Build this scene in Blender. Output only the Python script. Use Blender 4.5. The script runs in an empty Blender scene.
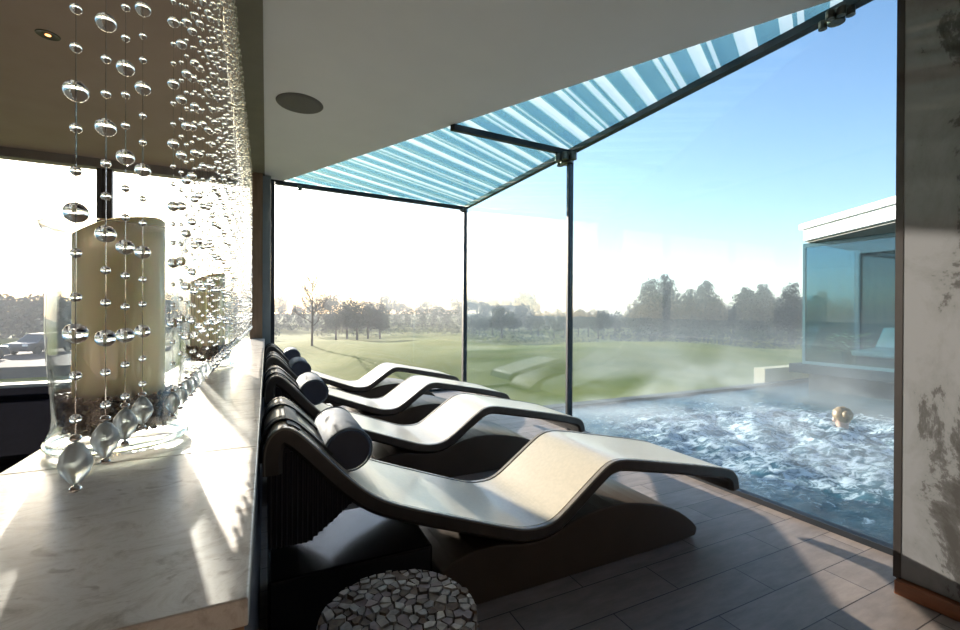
import bpy, bmesh, math, random
from mathutils import Vector, Matrix, noise
PI = math.pi
random.seed(7)
scene = bpy.context.scene
col = scene.collection

# ------------------------------------------------------------------ camera
cam_d = bpy.data.cameras.new('camera'); cam = bpy.data.objects.new('camera', cam_d); col.objects.link(cam)
cam_d.sensor_width = 36.0; cam_d.lens = 36.0 * 442.0 / 960.0
cam_d.clip_start = 0.02; cam_d.clip_end = 2000
cam.rotation_mode = 'QUATERNION'
cam.location = (0, 0, 1.1)
cam.rotation_quaternion = (Matrix.Rotation(math.radians(-25.8), 4, 'Z') @ Matrix.Rotation(math.radians(90 - .2), 4, 'X')
                           @ Matrix.Rotation(math.radians(.25), 4, 'Z')).to_quaternion()
scene.camera = cam

# ------------------------------------------------------------------ sky, sun, exposure
SUN_AZ = math.radians(12.5)      # from +Y towards -X
SUN_EL = math.radians(13.0)
w = bpy.data.worlds.new('world'); scene.world = w; w.use_nodes = True
wn = w.node_tree.nodes; wl = w.node_tree.links
sky = wn.new('ShaderNodeTexSky'); sky.sky_type = 'NISHITA'; sky.sun_disc = False
sky.sun_elevation = SUN_EL; sky.sun_rotation = -SUN_AZ
sky.air_density = 1.0; sky.dust_density = 1.0; sky.ozone_density = 2.0; sky.altitude = 50
wl.new(sky.outputs[0], wn['Background'].inputs[0]); wn['Background'].inputs[1].default_value = 0.26
sd = bpy.data.lights.new('sun', 'SUN'); sd.energy = 13.5; sd.angle = math.radians(0.6); sd.color = (1, .90, .77)
so = bpy.data.objects.new('sun', sd); col.objects.link(so)
sdir = Vector((-math.sin(SUN_AZ) * math.cos(SUN_EL), math.cos(SUN_AZ) * math.cos(SUN_EL), math.sin(SUN_EL)))
so.rotation_euler = sdir.to_track_quat('Z', 'Y').to_euler(); so.location = (0, 0, 6)
vs = scene.view_settings
vs.view_transform = 'Standard'; vs.look = 'None'; vs.gamma = 1; vs.use_curve_mapping = False
vs.exposure = 0.68
scene.cycles.transparent_max_bounces = 24
scene.cycles.max_bounces = 10
scene.cycles.transmission_bounces = 10

# ------------------------------------------------------------------ materials
MATS = {}
def new_mat(name):
    m = bpy.data.materials.new(name); m.use_nodes = True
    return m, m.node_tree.nodes, m.node_tree.links, m.node_tree.nodes['Principled BSDF']
def mat(name, c, rough=.6, metal=0, c2=None, scale=8, detail=4, bump=0, bscale=None, spec=.5, stretch=(1, 1, 1), sheen=0, lo=.35, hi=.65):
    if name in MATS: return MATS[name]
    m, n, l, p = new_mat(name)
    p.inputs['Base Color'].default_value = (*c, 1); p.inputs['Roughness'].default_value = rough
    p.inputs['Metallic'].default_value = metal; p.inputs['Specular IOR Level'].default_value = spec
    tc = n.new('ShaderNodeTexCoord'); mp = n.new('ShaderNodeMapping'); mp.inputs['Scale'].default_value = stretch
    l.new(tc.outputs['Object'], mp.inputs[0])
    nt = n.new('ShaderNodeTexNoise'); nt.inputs['Scale'].default_value = scale; nt.inputs['Detail'].default_value = detail
    l.new(mp.outputs[0], nt.inputs['Vector'])
    r = n.new('ShaderNodeValToRGB'); r.color_ramp.elements[0].position = lo; r.color_ramp.elements[1].position = hi
    r.color_ramp.elements[0].color = (*c, 1); r.color_ramp.elements[1].color = (*(c2 or [x * .9 for x in c]), 1)
    l.new(nt.outputs[0], r.inputs[0]); l.new(r.outputs[0], p.inputs['Base Color'])
    if bump:
        nb = n.new('ShaderNodeTexNoise'); nb.inputs['Scale'].default_value = bscale or scale * 4; nb.inputs['Detail'].default_value = 3
        l.new(mp.outputs[0], nb.inputs['Vector'])
        b = n.new('ShaderNodeBump'); b.inputs['Strength'].default_value = bump; b.inputs['Distance'].default_value = .01
        l.new(nb.outputs[0], b.inputs['Height']); l.new(b.outputs[0], p.inputs['Normal'])
    MATS[name] = m; return m

def thin_glass(name, tint=(1, 1, 1), base=.04, power=4.0, rough=0.0, gcol=(1, 1, 1), haze=0):
    """clear sheet: transparent with a facing-dependent mirror reflection"""
    m, n, l, p = new_mat(name); n.remove(p); out = n['Material Output']
    tr = n.new('ShaderNodeBsdfTransparent'); tr.inputs[0].default_value = (*tint, 1)
    gl = n.new('ShaderNodeBsdfGlossy'); gl.inputs['Roughness'].default_value = rough; gl.inputs[0].default_value = (*gcol, 1)
    lw = n.new('ShaderNodeLayerWeight'); lw.inputs[0].default_value = .5
    pw = n.new('ShaderNodeMath'); pw.operation = 'POWER'; pw.inputs[1].default_value = power
    l.new(lw.outputs['Facing'], pw.inputs[0])
    ma = n.new('ShaderNodeMath'); ma.operation = 'MULTIPLY_ADD'; ma.inputs[1].default_value = .8; ma.inputs[2].default_value = base
    l.new(pw.outputs[0], ma.inputs[0])
    mx = n.new('ShaderNodeMixShader'); l.new(ma.outputs[0], mx.inputs[0]); l.new(tr.outputs[0], mx.inputs[1]); l.new(gl.outputs[0], mx.inputs[2])
    if haze:
        tl = n.new('ShaderNodeBsdfTranslucent'); tl.inputs[0].default_value = (*gcol, 1)
        m2 = n.new('ShaderNodeMixShader'); m2.inputs[0].default_value = haze
        l.new(mx.outputs[0], m2.inputs[1]); l.new(tl.outputs[0], m2.inputs[2]); mx = m2
    l.new(mx.outputs[0], out.inputs[0]); return m

clear_glass = thin_glass('clear_glass', (.985, .99, .99))
teal_glass = thin_glass('teal_glass', (.84, .905, .945), base=.022, gcol=(.9, .97, 1))
pav_glass = thin_glass('pavilion_glass', (.50, .66, .72), base=.10, gcol=(.62, .82, .90))
vase_glass = thin_glass('vase_glass', (.95, .965, .97), base=.06, power=1.9)
roof_dark = thin_glass('roof_glass_clear', (.37, .54, .57), base=.05, gcol=(.55, .80, .86), haze=.16)
roof_light = thin_glass('roof_glass_pale', (.86, .90, .86), base=.05, gcol=(.9, .97, .97), haze=.25)

def glass_mat(name, c=(1, 1, 1), rough=0.0, ior=1.45):
    m, n, l, p = new_mat(name); n.remove(p)
    g = n.new('ShaderNodeBsdfGlass'); g.inputs[0].default_value = (*c, 1); g.inputs['Roughness'].default_value = rough; g.inputs['IOR'].default_value = ior
    l.new(g.outputs[0], n['Material Output'].inputs[0]); return m
bead_glass = glass_mat('bead_glass', (.93, .95, .97), 0.02, 1.5)
frost_glass, _n, _l, _p = new_mat('frosted_crystal')
_p.inputs['Base Color'].default_value = (.78, .86, .90, 1); _p.inputs['Roughness'].default_value = .28; _p.inputs['Transmission Weight'].default_value = .6; _p.inputs['IOR'].default_value = 1.3

black_metal = mat('black_metal', (.010, .015, .022), .5, .2, c2=(.014, .018, .026))
steel = mat('steel', (.14, .14, .12), .38, .8, c2=(.08, .08, .07), scale=30)
silver = mat('silver', (.8, .8, .8), .18, 1)
ceil_grey = mat('ceiling_plaster', (.66, .67, .68), .85, c2=(.64, .65, .66), scale=3)
ceil_brown = mat('ceiling_brown', (.36, .28, .235), .8, c2=(.34, .26, .215), scale=3)
beam_olive = mat('beam_paint', (.15, .14, .105), .7)
wood_brown = mat('pier_wood', (.20, .13, .085), .55, c2=(.15, .10, .06), scale=6, stretch=(6, 6, .6))
grey_blue = mat('pier_metal', (.20, .24, .27), .45, .3)
navy = mat('navy_panel', (.018, .018, .030), .5, c2=(.024, .024, .036), scale=5)
room_dark = mat('room_wall', (.16, .13, .11), .85)

def floor_material():
    m, n, l, p = new_mat('floor_tiles'); p.inputs['Specular IOR Level'].default_value = .3; p.inputs['Roughness'].default_value = .42
    tc = n.new('ShaderNodeTexCoord'); mp = n.new('ShaderNodeMapping'); l.new(tc.outputs['Object'], mp.inputs[0])
    mp.inputs['Location'].default_value = (.21, -.895 + 100 * .1735, 0)
    br = n.new('ShaderNodeTexBrick'); br.offset = .5
    br.inputs['Scale'].default_value = 1; br.inputs['Brick Width'].default_value = .68; br.inputs['Row Height'].default_value = .1735
    br.inputs['Mortar Size'].default_value = .0022; br.inputs['Mortar Smooth'].default_value = .1
    br.inputs['Color1'].default_value = (.25, .21, .188, 1); br.inputs['Color2'].default_value = (.175, .147, .133, 1)
    br.inputs['Mortar'].default_value = (.03, .025, .025, 1); br.inputs['Bias'].default_value = -.1
    l.new(mp.outputs[0], br.inputs['Vector'])
    mp2 = n.new('ShaderNodeMapping'); mp2.inputs['Scale'].default_value = (2.5, 9, 1); l.new(tc.outputs['Object'], mp2.inputs[0])
    nt = n.new('ShaderNodeTexNoise'); nt.inputs['Scale'].default_value = 2; nt.inputs['Detail'].default_value = 8; nt.inputs['Roughness'].default_value = .7
    l.new(mp2.outputs[0], nt.inputs['Vector'])
    r = n.new('ShaderNodeValToRGB'); r.color_ramp.elements[0].color = (.62, .62, .62, 1); r.color_ramp.elements[1].color = (1.25, 1.25, 1.25, 1)
    r.color_ramp.elements[0].position = .3; r.color_ramp.elements[1].position = .7
    l.new(nt.outputs[0], r.inputs[0])
    mx = n.new('ShaderNodeMix'); mx.data_type = 'RGBA'; mx.blend_type = 'MULTIPLY'; mx.inputs[0].default_value = .8
    l.new(br.outputs['Color'], mx.inputs[6]); l.new(r.outputs[0], mx.inputs[7]); l.new(mx.outputs[2], p.inputs['Base Color'])
    b = n.new('ShaderNodeBump'); b.inputs['Strength'].default_value = .6; b.inputs['Distance'].default_value = .003; b.invert = True
    l.new(br.outputs['Fac'], b.inputs['Height']); l.new(b.outputs[0], p.inputs['Normal'])
    return m
floor_mat = floor_material()

def marble_material():
    m, n, l, p = new_mat('cream_travertine'); p.inputs['Roughness'].default_value = .22
    tc = n.new('ShaderNodeTexCoord'); mp = n.new('ShaderNodeMapping'); mp.inputs['Scale'].default_value = (1, 1.3, 1); mp.inputs['Rotation'].default_value = (0, 0, -.5)
    l.new(tc.outputs['Object'], mp.inputs[0])
    a = n.new('ShaderNodeTexNoise'); a.inputs['Scale'].default_value = 12; a.inputs['Detail'].default_value = 12; a.inputs['Roughness'].default_value = .75; a.inputs['Distortion'].default_value = .7
    l.new(mp.outputs[0], a.inputs['Vector'])
    r = n.new('ShaderNodeValToRGB'); e = r.color_ramp.elements
    e[0].position = .30; e[0].color = (.40, .35, .31, 1); e[1].position = .46; e[1].color = (.72, .68, .63, 1)
    x = e.new(.53); x.color = (.82, .79, .75, 1); x = e.new(.66); x.color = (.62, .57, .52, 1)
    l.new(a.outputs[0], r.inputs[0])
    b = n.new('ShaderNodeTexNoise'); b.inputs['Scale'].default_value = 14; b.inputs['Detail'].default_value = 5; b.inputs['Distortion'].default_value = 1.5
    l.new(mp.outputs[0], b.inputs['Vector'])
    r2 = n.new('ShaderNodeValToRGB'); e = r2.color_ramp.elements
    e[0].position = .30; e[0].color = (.45, .40, .36, 1); e[1].position = .38; e[1].color = (1, 1, 1, 1)
    l.new(b.outputs[0], r2.inputs[0])
    mx = n.new('ShaderNodeMix'); mx.data_type = 'RGBA'; mx.blend_type = 'MULTIPLY'; mx.inputs[0].default_value = .6
    l.new(r.outputs[0], mx.inputs[6]); l.new(r2.outputs[0], mx.inputs[7]); l.new(mx.outputs[2], p.inputs['Base Color'])
    return m
marble = marble_material()

def wallpaper_material():
    m, n, l, p = new_mat('stained_silver_plaster'); p.inputs['Roughness'].default_value = .6; p.inputs['Specular IOR Level'].default_value = .2; p.inputs['Metallic'].default_value = .05
    tc = n.new('ShaderNodeTexCoord'); mp = n.new('ShaderNodeMapping'); l.new(tc.outputs['Object'], mp.inputs[0]); mp.inputs['Scale'].default_value = (1, 1.3, .8)
    a = n.new('ShaderNodeTexNoise'); a.inputs['Scale'].default_value = 3.4; a.inputs['Detail'].default_value = 10; a.inputs['Roughness'].default_value = .72; a.inputs['Distortion'].default_value = .4
    l.new(mp.outputs[0], a.inputs['Vector'])
    r = n.new('ShaderNodeValToRGB'); e = r.color_ramp.elements
    e[0].position = .44; e[0].color = (.195, .20, .21, 1); e[1].position = .64; e[1].color = (.05, .048, .046, 1)
    x = e.new(.55); x.color = (.165, .17, .175, 1); x = e.new(.575); x.color = (.085, .085, .085, 1)
    # branch-like stains gather along a band of the wall
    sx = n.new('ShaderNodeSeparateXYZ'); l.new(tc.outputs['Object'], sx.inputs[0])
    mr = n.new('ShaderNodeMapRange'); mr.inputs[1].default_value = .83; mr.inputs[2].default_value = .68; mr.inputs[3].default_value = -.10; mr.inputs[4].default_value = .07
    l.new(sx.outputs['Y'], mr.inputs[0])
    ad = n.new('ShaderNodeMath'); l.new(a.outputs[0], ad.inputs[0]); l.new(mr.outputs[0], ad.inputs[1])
    l.new(ad.outputs[0], r.inputs[0]); l.new(r.outputs[0], p.inputs['Base Color'])
    b = n.new('ShaderNodeBump'); b.inputs['Strength'].default_value = .25; b.inputs['Distance'].default_value = .003
    l.new(a.outputs[0], b.inputs['Height']); l.new(b.outputs[0], p.inputs['Normal'])
    return m
wallpaper = wallpaper_material()

# ------------------------------------------------------------------ mesh helpers
def link(name, me, m, parent=None):
    o = bpy.data.objects.new(name, me); col.objects.link(o)
    if m is not None:
        for q in (m if isinstance(m, (list, tuple)) else [m]): me.materials.append(q)
    if parent is not None: o.parent = parent
    return o
def obj(name, bm, m, parent=None, smooth=False, bevel=0, auto=True):
    bmesh.ops.recalc_face_normals(bm, faces=bm.faces[:])
    me = bpy.data.meshes.new(name); bm.to_mesh(me); bm.free()
    if smooth:
        for f in me.polygons: f.use_smooth = True
    o = link(name, me, m, parent)
    if bevel:
        b = o.modifiers.new('bevel', 'BEVEL'); b.width = bevel; b.segments = 2; b.limit_method = 'ANGLE'
    return o
def BM(): return bmesh.new()
def box(bm, x0, y0, z0, x1, y1, z1):
    v = [bm.verts.new(p) for p in ((x0, y0, z0), (x1, y0, z0), (x1, y1, z0), (x0, y1, z0), (x0, y0, z1), (x1, y0, z1), (x1, y1, z1), (x0, y1, z1))]
    for f in ((0, 3, 2, 1), (4, 5, 6, 7), (0, 1, 5, 4), (1, 2, 6, 5), (2, 3, 7, 6), (3, 0, 4, 7)): bm.faces.new([v[i] for i in f])
    return bm
def prism(bm, pts, z0, z1):
    """vertical prism on an XY polygon; z0, z1 may be functions of (x, y)"""
    g = lambda z, p: z(*p) if callable(z) else z
    a = [bm.verts.new((p[0], p[1], g(z0, p))) for p in pts]; b = [bm.verts.new((p[0], p[1], g(z1, p))) for p in pts]
    bm.faces.new(a[::-1]); bm.faces.new(b)
    for i in range(len(pts)):
        j = (i + 1) % len(pts); bm.faces.new((a[i], a[j], b[j], b[i]))
    return bm
def prism_y(bm, pts, y0, y1):
    a = [bm.verts.new((p[0], y0, p[1])) for p in pts]; b = [bm.verts.new((p[0], y1, p[1])) for p in pts]
    bm.faces.new(a); bm.faces.new(b[::-1])
    for i in range(len(pts)):
        j = (i + 1) % len(pts); bm.faces.new((a[i], b[i], b[j], a[j]))
    return bm
def tube(bm, pts, rs, n=8, cap=True):
    pts = [Vector(p) for p in pts]
    if not isinstance(rs, (list, tuple)): rs = [rs] * len(pts)
    rings = []; prev = None
    for i, p in enumerate(pts):
        d = (pts[min(i + 1, len(pts) - 1)] - pts[max(i - 1, 0)]).normalized()
        if prev is None: u = d.orthogonal().normalized()
        else:
            u = prev - d * prev.dot(d); u = u.normalized() if u.length > 1e-6 else d.orthogonal().normalized()
        prev = u; v = d.cross(u)
        rings.append([bm.verts.new(p + (u * math.cos(2 * PI * k / n) + v * math.sin(2 * PI * k / n)) * rs[i]) for k in range(n)])
    for a, b in zip(rings, rings[1:]):
        for k in range(n): bm.faces.new((a[k], a[(k + 1) % n], b[(k + 1) % n], b[k]))
    if cap: bm.faces.new(rings[0][::-1]); bm.faces.new(rings[-1])
    return bm
def lathe(bm, prof, c=(0, 0, 0), n=48, closed=False, cap=True):
    rings = []
    for r, z in prof:
        if r < 1e-6: rings.append([bm.verts.new((c[0], c[1], c[2] + z))])
        else: rings.append([bm.verts.new((c[0] + r * math.cos(2 * PI * k / n), c[1] + r * math.sin(2 * PI * k / n), c[2] + z)) for k in range(n)])
    pairs = list(zip(rings, rings[1:]))
    if closed: pairs.append((rings[-1], rings[0]))
    for a, b in pairs:
        for k in range(n):
            j = (k + 1) % n
            f = [a[k % len(a)], a[j % len(a)], b[j % len(b)], b[k % len(b)]]
            g = []
            for v in f:
                if v not in g: g.append(v)
            if len(g) > 2: bm.faces.new(g)
    if cap and not closed:
        if len(rings[0]) > 1: bm.faces.new(rings[0][::-1])
        if len(rings[-1]) > 1: bm.faces.new(rings[-1])
    return bm
def ball(bm, c, r, seg=12, squash=1.0):
    s = bmesh.ops.create_uvsphere(bm, u_segments=seg, v_segments=max(6, seg * 2 // 3), radius=r)['verts']
    for v in s: v.co = Vector((v.co.x + c[0], v.co.y + c[1], v.co.z * squash + c[2]))
    return bm
def empty(name, loc=(0, 0, 0), rz=0):
    o = bpy.data.objects.new(name, None); col.objects.link(o); o.location = loc; o.rotation_euler = (0, 0, rz); o.empty_display_size = .1
    return o
def tag(o, label=None, cat=None, group=None, kind=None):
    if label: o['label'] = label
    if cat: o['category'] = cat
    if group: o['group'] = group
    if kind: o['kind'] = kind
    return o
KIDS = {}
def children(o): return [c for c in bpy.data.objects if c.parent == o]
def copy_tree(o, parent=None):
    c = o.copy(); col.objects.link(c); c.parent = parent
    for ch in children(o): copy_tree(ch, c)
    return c
def clip_poly(poly, n, d):
    """keep the part of a 2-D polygon with n.p <= d"""
    out = []
    for i in range(len(poly)):
        a = poly[i]; b = poly[(i + 1) % len(poly)]
        da = n[0] * a[0] + n[1] * a[1] - d; db = n[0] * b[0] + n[1] * b[1] - d
        if da <= 0: out.append(a)
        if (da < 0 < db) or (db < 0 < da):
            t = da / (da - db); out.append((a[0] + (b[0] - a[0]) * t, a[1] + (b[1] - a[1]) * t))
    return out

# ------------------------------------------------------------------ room shell
GX, EY = 2.6, 5.9
def roof_z(x, y=0): return 2.70 - .05 * max(0, x) / 2.6
A2 = (.17, EY); B2 = (2.6, 1.03)

def struct(name, bm, m, **k): return tag(obj(name, bm, m, **k), kind='structure')
struct('floor', box(BM(), -5, -2.6, -.12, 2.62, EY + .06, 0), floor_mat)
struct('ceiling', prism(BM(), [(-.02, -2.6), (2.9, -2.6), (2.9, .86), (2.6, 1.03), A2, (-.02, EY + .12)], roof_z, lambda x, y: roof_z(x) + .12), ceil_grey)
struct('ceiling_left', prism(BM(), [(-5, -2.6), (-.16, -2.6), (-.16, EY + .12), (-5, EY + .12)], 2.69, 2.82), ceil_brown)
struct('trim_1', prism(BM(), [(-.16, -2.6), (-.02, -2.6), (-.02, EY + .1), (-.16, EY + .1)], 2.685, 2.80), beam_olive)
struct('wall_back', box(BM(), -5, -2.75, 0, 2.9, -2.6, 2.8), room_dark)
struct('wall_right', box(BM(), 2.265, -2.6, .06, 2.62, .845, 2.69), wallpaper)
struct('baseboard_right', box(BM(), 2.238, -2.6, 0, 2.62, .858, .055), mat('baseboard_wood', (.22, .075, .03), .4, c2=(.11, .04, .018), scale=5, stretch=(4, 1, 4)), bevel=.004)
struct('trim_2', box(BM(), 2.2642, .8455, .055, 2.285, .870, 2.66), mat('bronze_trim', (.045, .038, .036), .45, .3))
struct('trim_3', box(BM(), 2.285, .846, 0, 2.60, .868, 2.66), navy)
# left wall, out of view: window opening added between piers for fill light
bm = BM(); box(bm, -5.15, -2.6, 0, -5, EY + .12, .4); box(bm, -5.15, -2.6, 2.6, -5, EY + .12, 2.8); box(bm, -5.15, -2.6, .4, -5, 1.7, 2.6); box(bm, -5.15, 5.6, .4, -5, EY + .12, 2.6)
struct('wall_left', bm, room_dark)
fill_win = tag(empty('fill_window', (-5.07, 2, .4)), kind='structure')
# end wall below the left window + pier between the rooms
struct('wall_end', box(BM(), -5, EY, -.3, -.17, EY + .12, .37), mat('end_wall_paint', (.30, .28, .26), .8))
pier = tag(empty('wall_pier', (0, 0, 0)), kind='structure')
obj('wood_cladding', box(BM(), -.167, 5.62, 0, -.04, EY + .1, 2.685), wood_brown, pier)
obj('metal_cladding', box(BM(), -.04, 5.70, 0, .045, EY + .1, 2.685), grey_blue, pier)

# window_1: end wall glazing of the glass corner

w1 = tag(empty('window_1', (1.3, EY, 0)), kind='structure')
def part(name, bm, m, root, **k):
    o = obj(name, bm, m, None, **k); o.parent = root; o.matrix_parent_inverse = Matrix.Translation(-root.location)
    return o
for q in ((1.7, 5.6),): part('glass_pane', box(BM(), -5.08, q[0], .4, -5.07, q[1], 2.6), clear_glass, fill_win)
part('glass_pane', box(BM(), .09, EY - .006, .03, GX - .02, EY + .006, 2.66), clear_glass, w1)
part('jamb', box(BM(), .047, EY - .03, 0, .088, EY + .03, 2.70), black_metal, w1)
part('top_beam', prism(BM(), [(.09, EY - .03), (GX - .02, EY - .03), (GX - .02, EY + .03), (.09, EY + .03)], lambda x, y: roof_z(x) - .045, lambda x, y: roof_z(x) + .0), black_metal, w1)
part('bottom_rail', box(BM(), .09, EY - .03, 0, GX - .02, EY + .03, .035), black_metal, w1)
# window_2: long glass wall on the pool side, two panes
w2 = tag(empty('window_2', (GX, 3, 0)), kind='structure')
part('glass_pane', box(BM(), GX - .006, 3.455, .03, GX + .006, EY - .02, 2.64), teal_glass, w2)
part('glass_pane', box(BM(), GX - .006, .90, .03, GX + .006, 3.405, 2.64), teal_glass, w2)
part('corner_post', box(BM(), GX - .03, EY - .03, 0, GX + .03, EY + .03, 2.62), black_metal, w2)
part('mullion', box(BM(), GX - .03, 3.408, 0, GX + .03, 3.436, 2.61), black_metal, w2)
part('glass_edge', box(BM(), GX - .008, 3.438, 0.03, GX + .008, 3.453, 2.61), mat('green_glass_edge', (.45, .66, .64), .15), w2)
part('top_beam', box(BM(), GX - .028, .90, 2.615, GX + .028, EY + .02, 2.66), black_metal, w2)
part('bottom_rail', box(BM(), GX - .02, .90, 0, GX + .03, EY - .02, .03), black_metal, w2)
def spider(root, x, y, z, s=1.0):
    bm = BM()
    lathe(bm, [(.0, -.05 * s), (.045 * s, -.045 * s), (.05 * s, 0), (.04 * s, .03 * s), (0, .035 * s)], (x, y, z), 16)
    for dx, dy in ((-.07, .0), (0, .075), (0, -.075), (-.05, -.05)):
        tube(bm, [(x, y, z), (x + dx * s, y + dy * s, z - .01)], .018 * s, 8)
        lathe(bm, [(0, -.03 * s), (.024 * s, -.03 * s), (.024 * s, .02 * s), (0, .02 * s)], (x + dx * s, y + dy * s, z - .01), 12)
    return part('spider_fitting', bm, steel, root, smooth=False)
spider(w2, GX - .035, 3.43, 2.585, 1.35); spider(w2, GX - .03, 1.225, 2.60, .8); spider(w2, GX - .03, EY - .04, 2.60, .7)
o = BM(); box(o, .34, EY - .07, 2.60, .39, EY - .03, 2.66); part('bracket', o, steel, w1)

# window_3: sloping glass roof over the corner, printed with stripes
w3 = tag(empty('window_3', (2, 4, 2.68)), kind='structure')
tri = [A2, B2, (GX, EY)]
ex, ey = A2[0] - B2[0], A2[1] - B2[1]; L = math.hypot(ex, ey); ex /= L; ey /= L
seq = [.08, .03, .05, .105, .03, .02, .06, .11, .10, .11, .025, .03, .075, .095, .045, .022, .035, .12, .085, .10]
bm = BM(); s = -2.6; k = 0; fi = []
off = ex * B2[0] + ey * B2[1]
while s < 6.2:
    wdt = seq[k % len(seq)]
    poly = clip_poly(clip_poly(tri, (ex, ey), off + s + wdt), (-ex, -ey), -(off + s))
    if len(poly) > 2:
        nf = len(bm.faces); prism(bm, poly, lambda x, y: roof_z(x) + .008, lambda x, y: roof_z(x) + .02)
        bm.faces.ensure_lookup_table()
        for i in range(nf, len(bm.faces)): bm.faces[i].material_index = (k + 1) % 2
    s += wdt; k += 1
rg = part('striped_glass', bm, [roof_dark, roof_light], w3)
part('roof_bar', prism(BM(), [(1.40, 3.40), (GX - .03, 3.40), (GX - .03, 3.44), (1.38, 3.44)], lambda x, y: roof_z(x) - .05, lambda x, y: roof_z(x) + .0), black_metal, w3)

# window_4: left room window
w4 = tag(empty('window_4', (-2.5, EY, .4)), kind='structure')
part('glass_pane', box(BM(), -5, EY + .02, .40, -.17, EY + .03, 2.60), clear_glass, w4)
part('sill', box(BM(), -5, EY - .16, .365, -.17, EY + .02, .40), mat('white_sill', (.8, .79, .77), .4), w4, bevel=.004)
part('header', box(BM(), -5, EY - .05, 2.60, -.167, EY + .08, 2.69), mat('window_header', (.26, .24, .22), .6), w4)
for mx in (-1.53, -3.4):
    o = BM(); box(o, mx - .065, EY - .02, .40, mx - .028, EY + .05, 2.60); box(o, mx + .028, EY - .02, .40, mx + .065, EY + .05, 2.60)
    box(o, mx - .028, EY, .40, mx + .028, EY + .03, 2.60)
    part('mullion', o, mat('grey_window_frame', (.12, .12, .125), .35, .5), w4, bevel=.004)

# ------------------------------------------------------------------ ground and pool
WZ = -.15
lawn_m = mat('lawn_grass', (.095, .125, .012), .9, spec=.1, c2=(.175, .18, .035), scale=.25, detail=6, bump=.4, bscale=6)
def ground_h(x, y):
    d = math.hypot(x, y)
    h = -2.6 + .5 * noise.noise(Vector((x * .06, y * .06, 1))) * min(1, d / 30) + .35 * noise.noise(Vector((x * .15, y * .15, 5)))
    for (mx, my, mh, mr) in ((9, 30, 1.1, 8), (3, 42, 1.0, 9), (22, 26, .8, 8), (33, 30, 1.0, 9), (16, 40, .9, 7)):
        q = ((x - mx) ** 2 + (y - my) ** 2) / mr ** 2
        if q < 6: h += mh * math.exp(-q)
    if d > 90: h += (d - 90) * .012
    return h
def ground(x0, x1, y0, y1, n, m, name):
    bm = BM(); g = []
    for j in range(n + 1):
        row = []
        ty = j / n
        for i in range(n + 1):
            x = x0 + (x1 - x0) * i / n; y = y0 + (y1 - y0) * ty ** 1.6
            row.append(bm.verts.new((x, y, ground_h(x, y))))
        g.append(row)
    for j in range(n):
        for i in range(n): bm.faces.new((g[j][i], g[j][i + 1], g[j + 1][i + 1], g[j + 1][i]))
    return struct(name, bm, m, smooth=True)
ground(-160, 240, 6.5, 330, 120, lawn_m, 'golf_course_ground')

def water_material():
    m, n, l, p = new_mat('churning_water')
    tc = n.new('ShaderNodeTexCoord'); mp = n.new('ShaderNodeMapping'); mp.inputs['Scale'].default_value = (1, 1.5, 1); mp.inputs['Rotation'].default_value = (0, 0, .5); l.new(tc.outputs['Object'], mp.inputs[0])
    a = n.new('ShaderNodeTexNoise'); a.inputs['Scale'].default_value = 7; a.inputs['Detail'].default_value = 14; a.inputs['Roughness'].default_value = .68; a.inputs['Distortion'].default_value = 1.2
    l.new(mp.outputs[0], a.inputs['Vector'])
    # foam over the massage jets: attribute painted on the mesh where bubbles rise
    at = n.new('ShaderNodeAttribute'); at.attribute_name = 'foam'
    ad = n.new('ShaderNodeMath'); ad.operation = 'ADD'; l.new(a.outputs[0], ad.inputs[0]); l.new(at.outputs['Fac'], ad.inputs[1])
    r = n.new('ShaderNodeValToRGB'); e = r.color_ramp.elements; e[0].position = .50; e[0].color = (0, 0, 0, 1); e[1].position = .66; e[1].color = (1, 1, 1, 1)
    l.new(ad.outputs[0], r.inputs[0])
    mc = n.new('ShaderNodeMix'); mc.data_type = 'RGBA'; l.new(r.outputs[0], mc.inputs[0])
    mc.inputs[6].default_value = (.012, .075, .10, 1); mc.inputs[7].default_value = (.60, .67, .70, 1)
    l.new(mc.outputs[2], p.inputs['Base Color'])
    mr = n.new('ShaderNodeMath'); mr.operation = 'MULTIPLY_ADD'; mr.inputs[1].default_value = .5; mr.inputs[2].default_value = .06; l.new(r.outputs[0], mr.inputs[0]); l.new(mr.outputs[0], p.inputs['Roughness'])
    b = n.new('ShaderNodeBump'); b.inputs['Strength'].default_value = .5; b.inputs['Distance'].default_value = .03
    l.new(a.outputs[0], b.inputs['Height']); l.new(b.outputs[0], p.inputs['Normal'])
    return m
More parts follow.
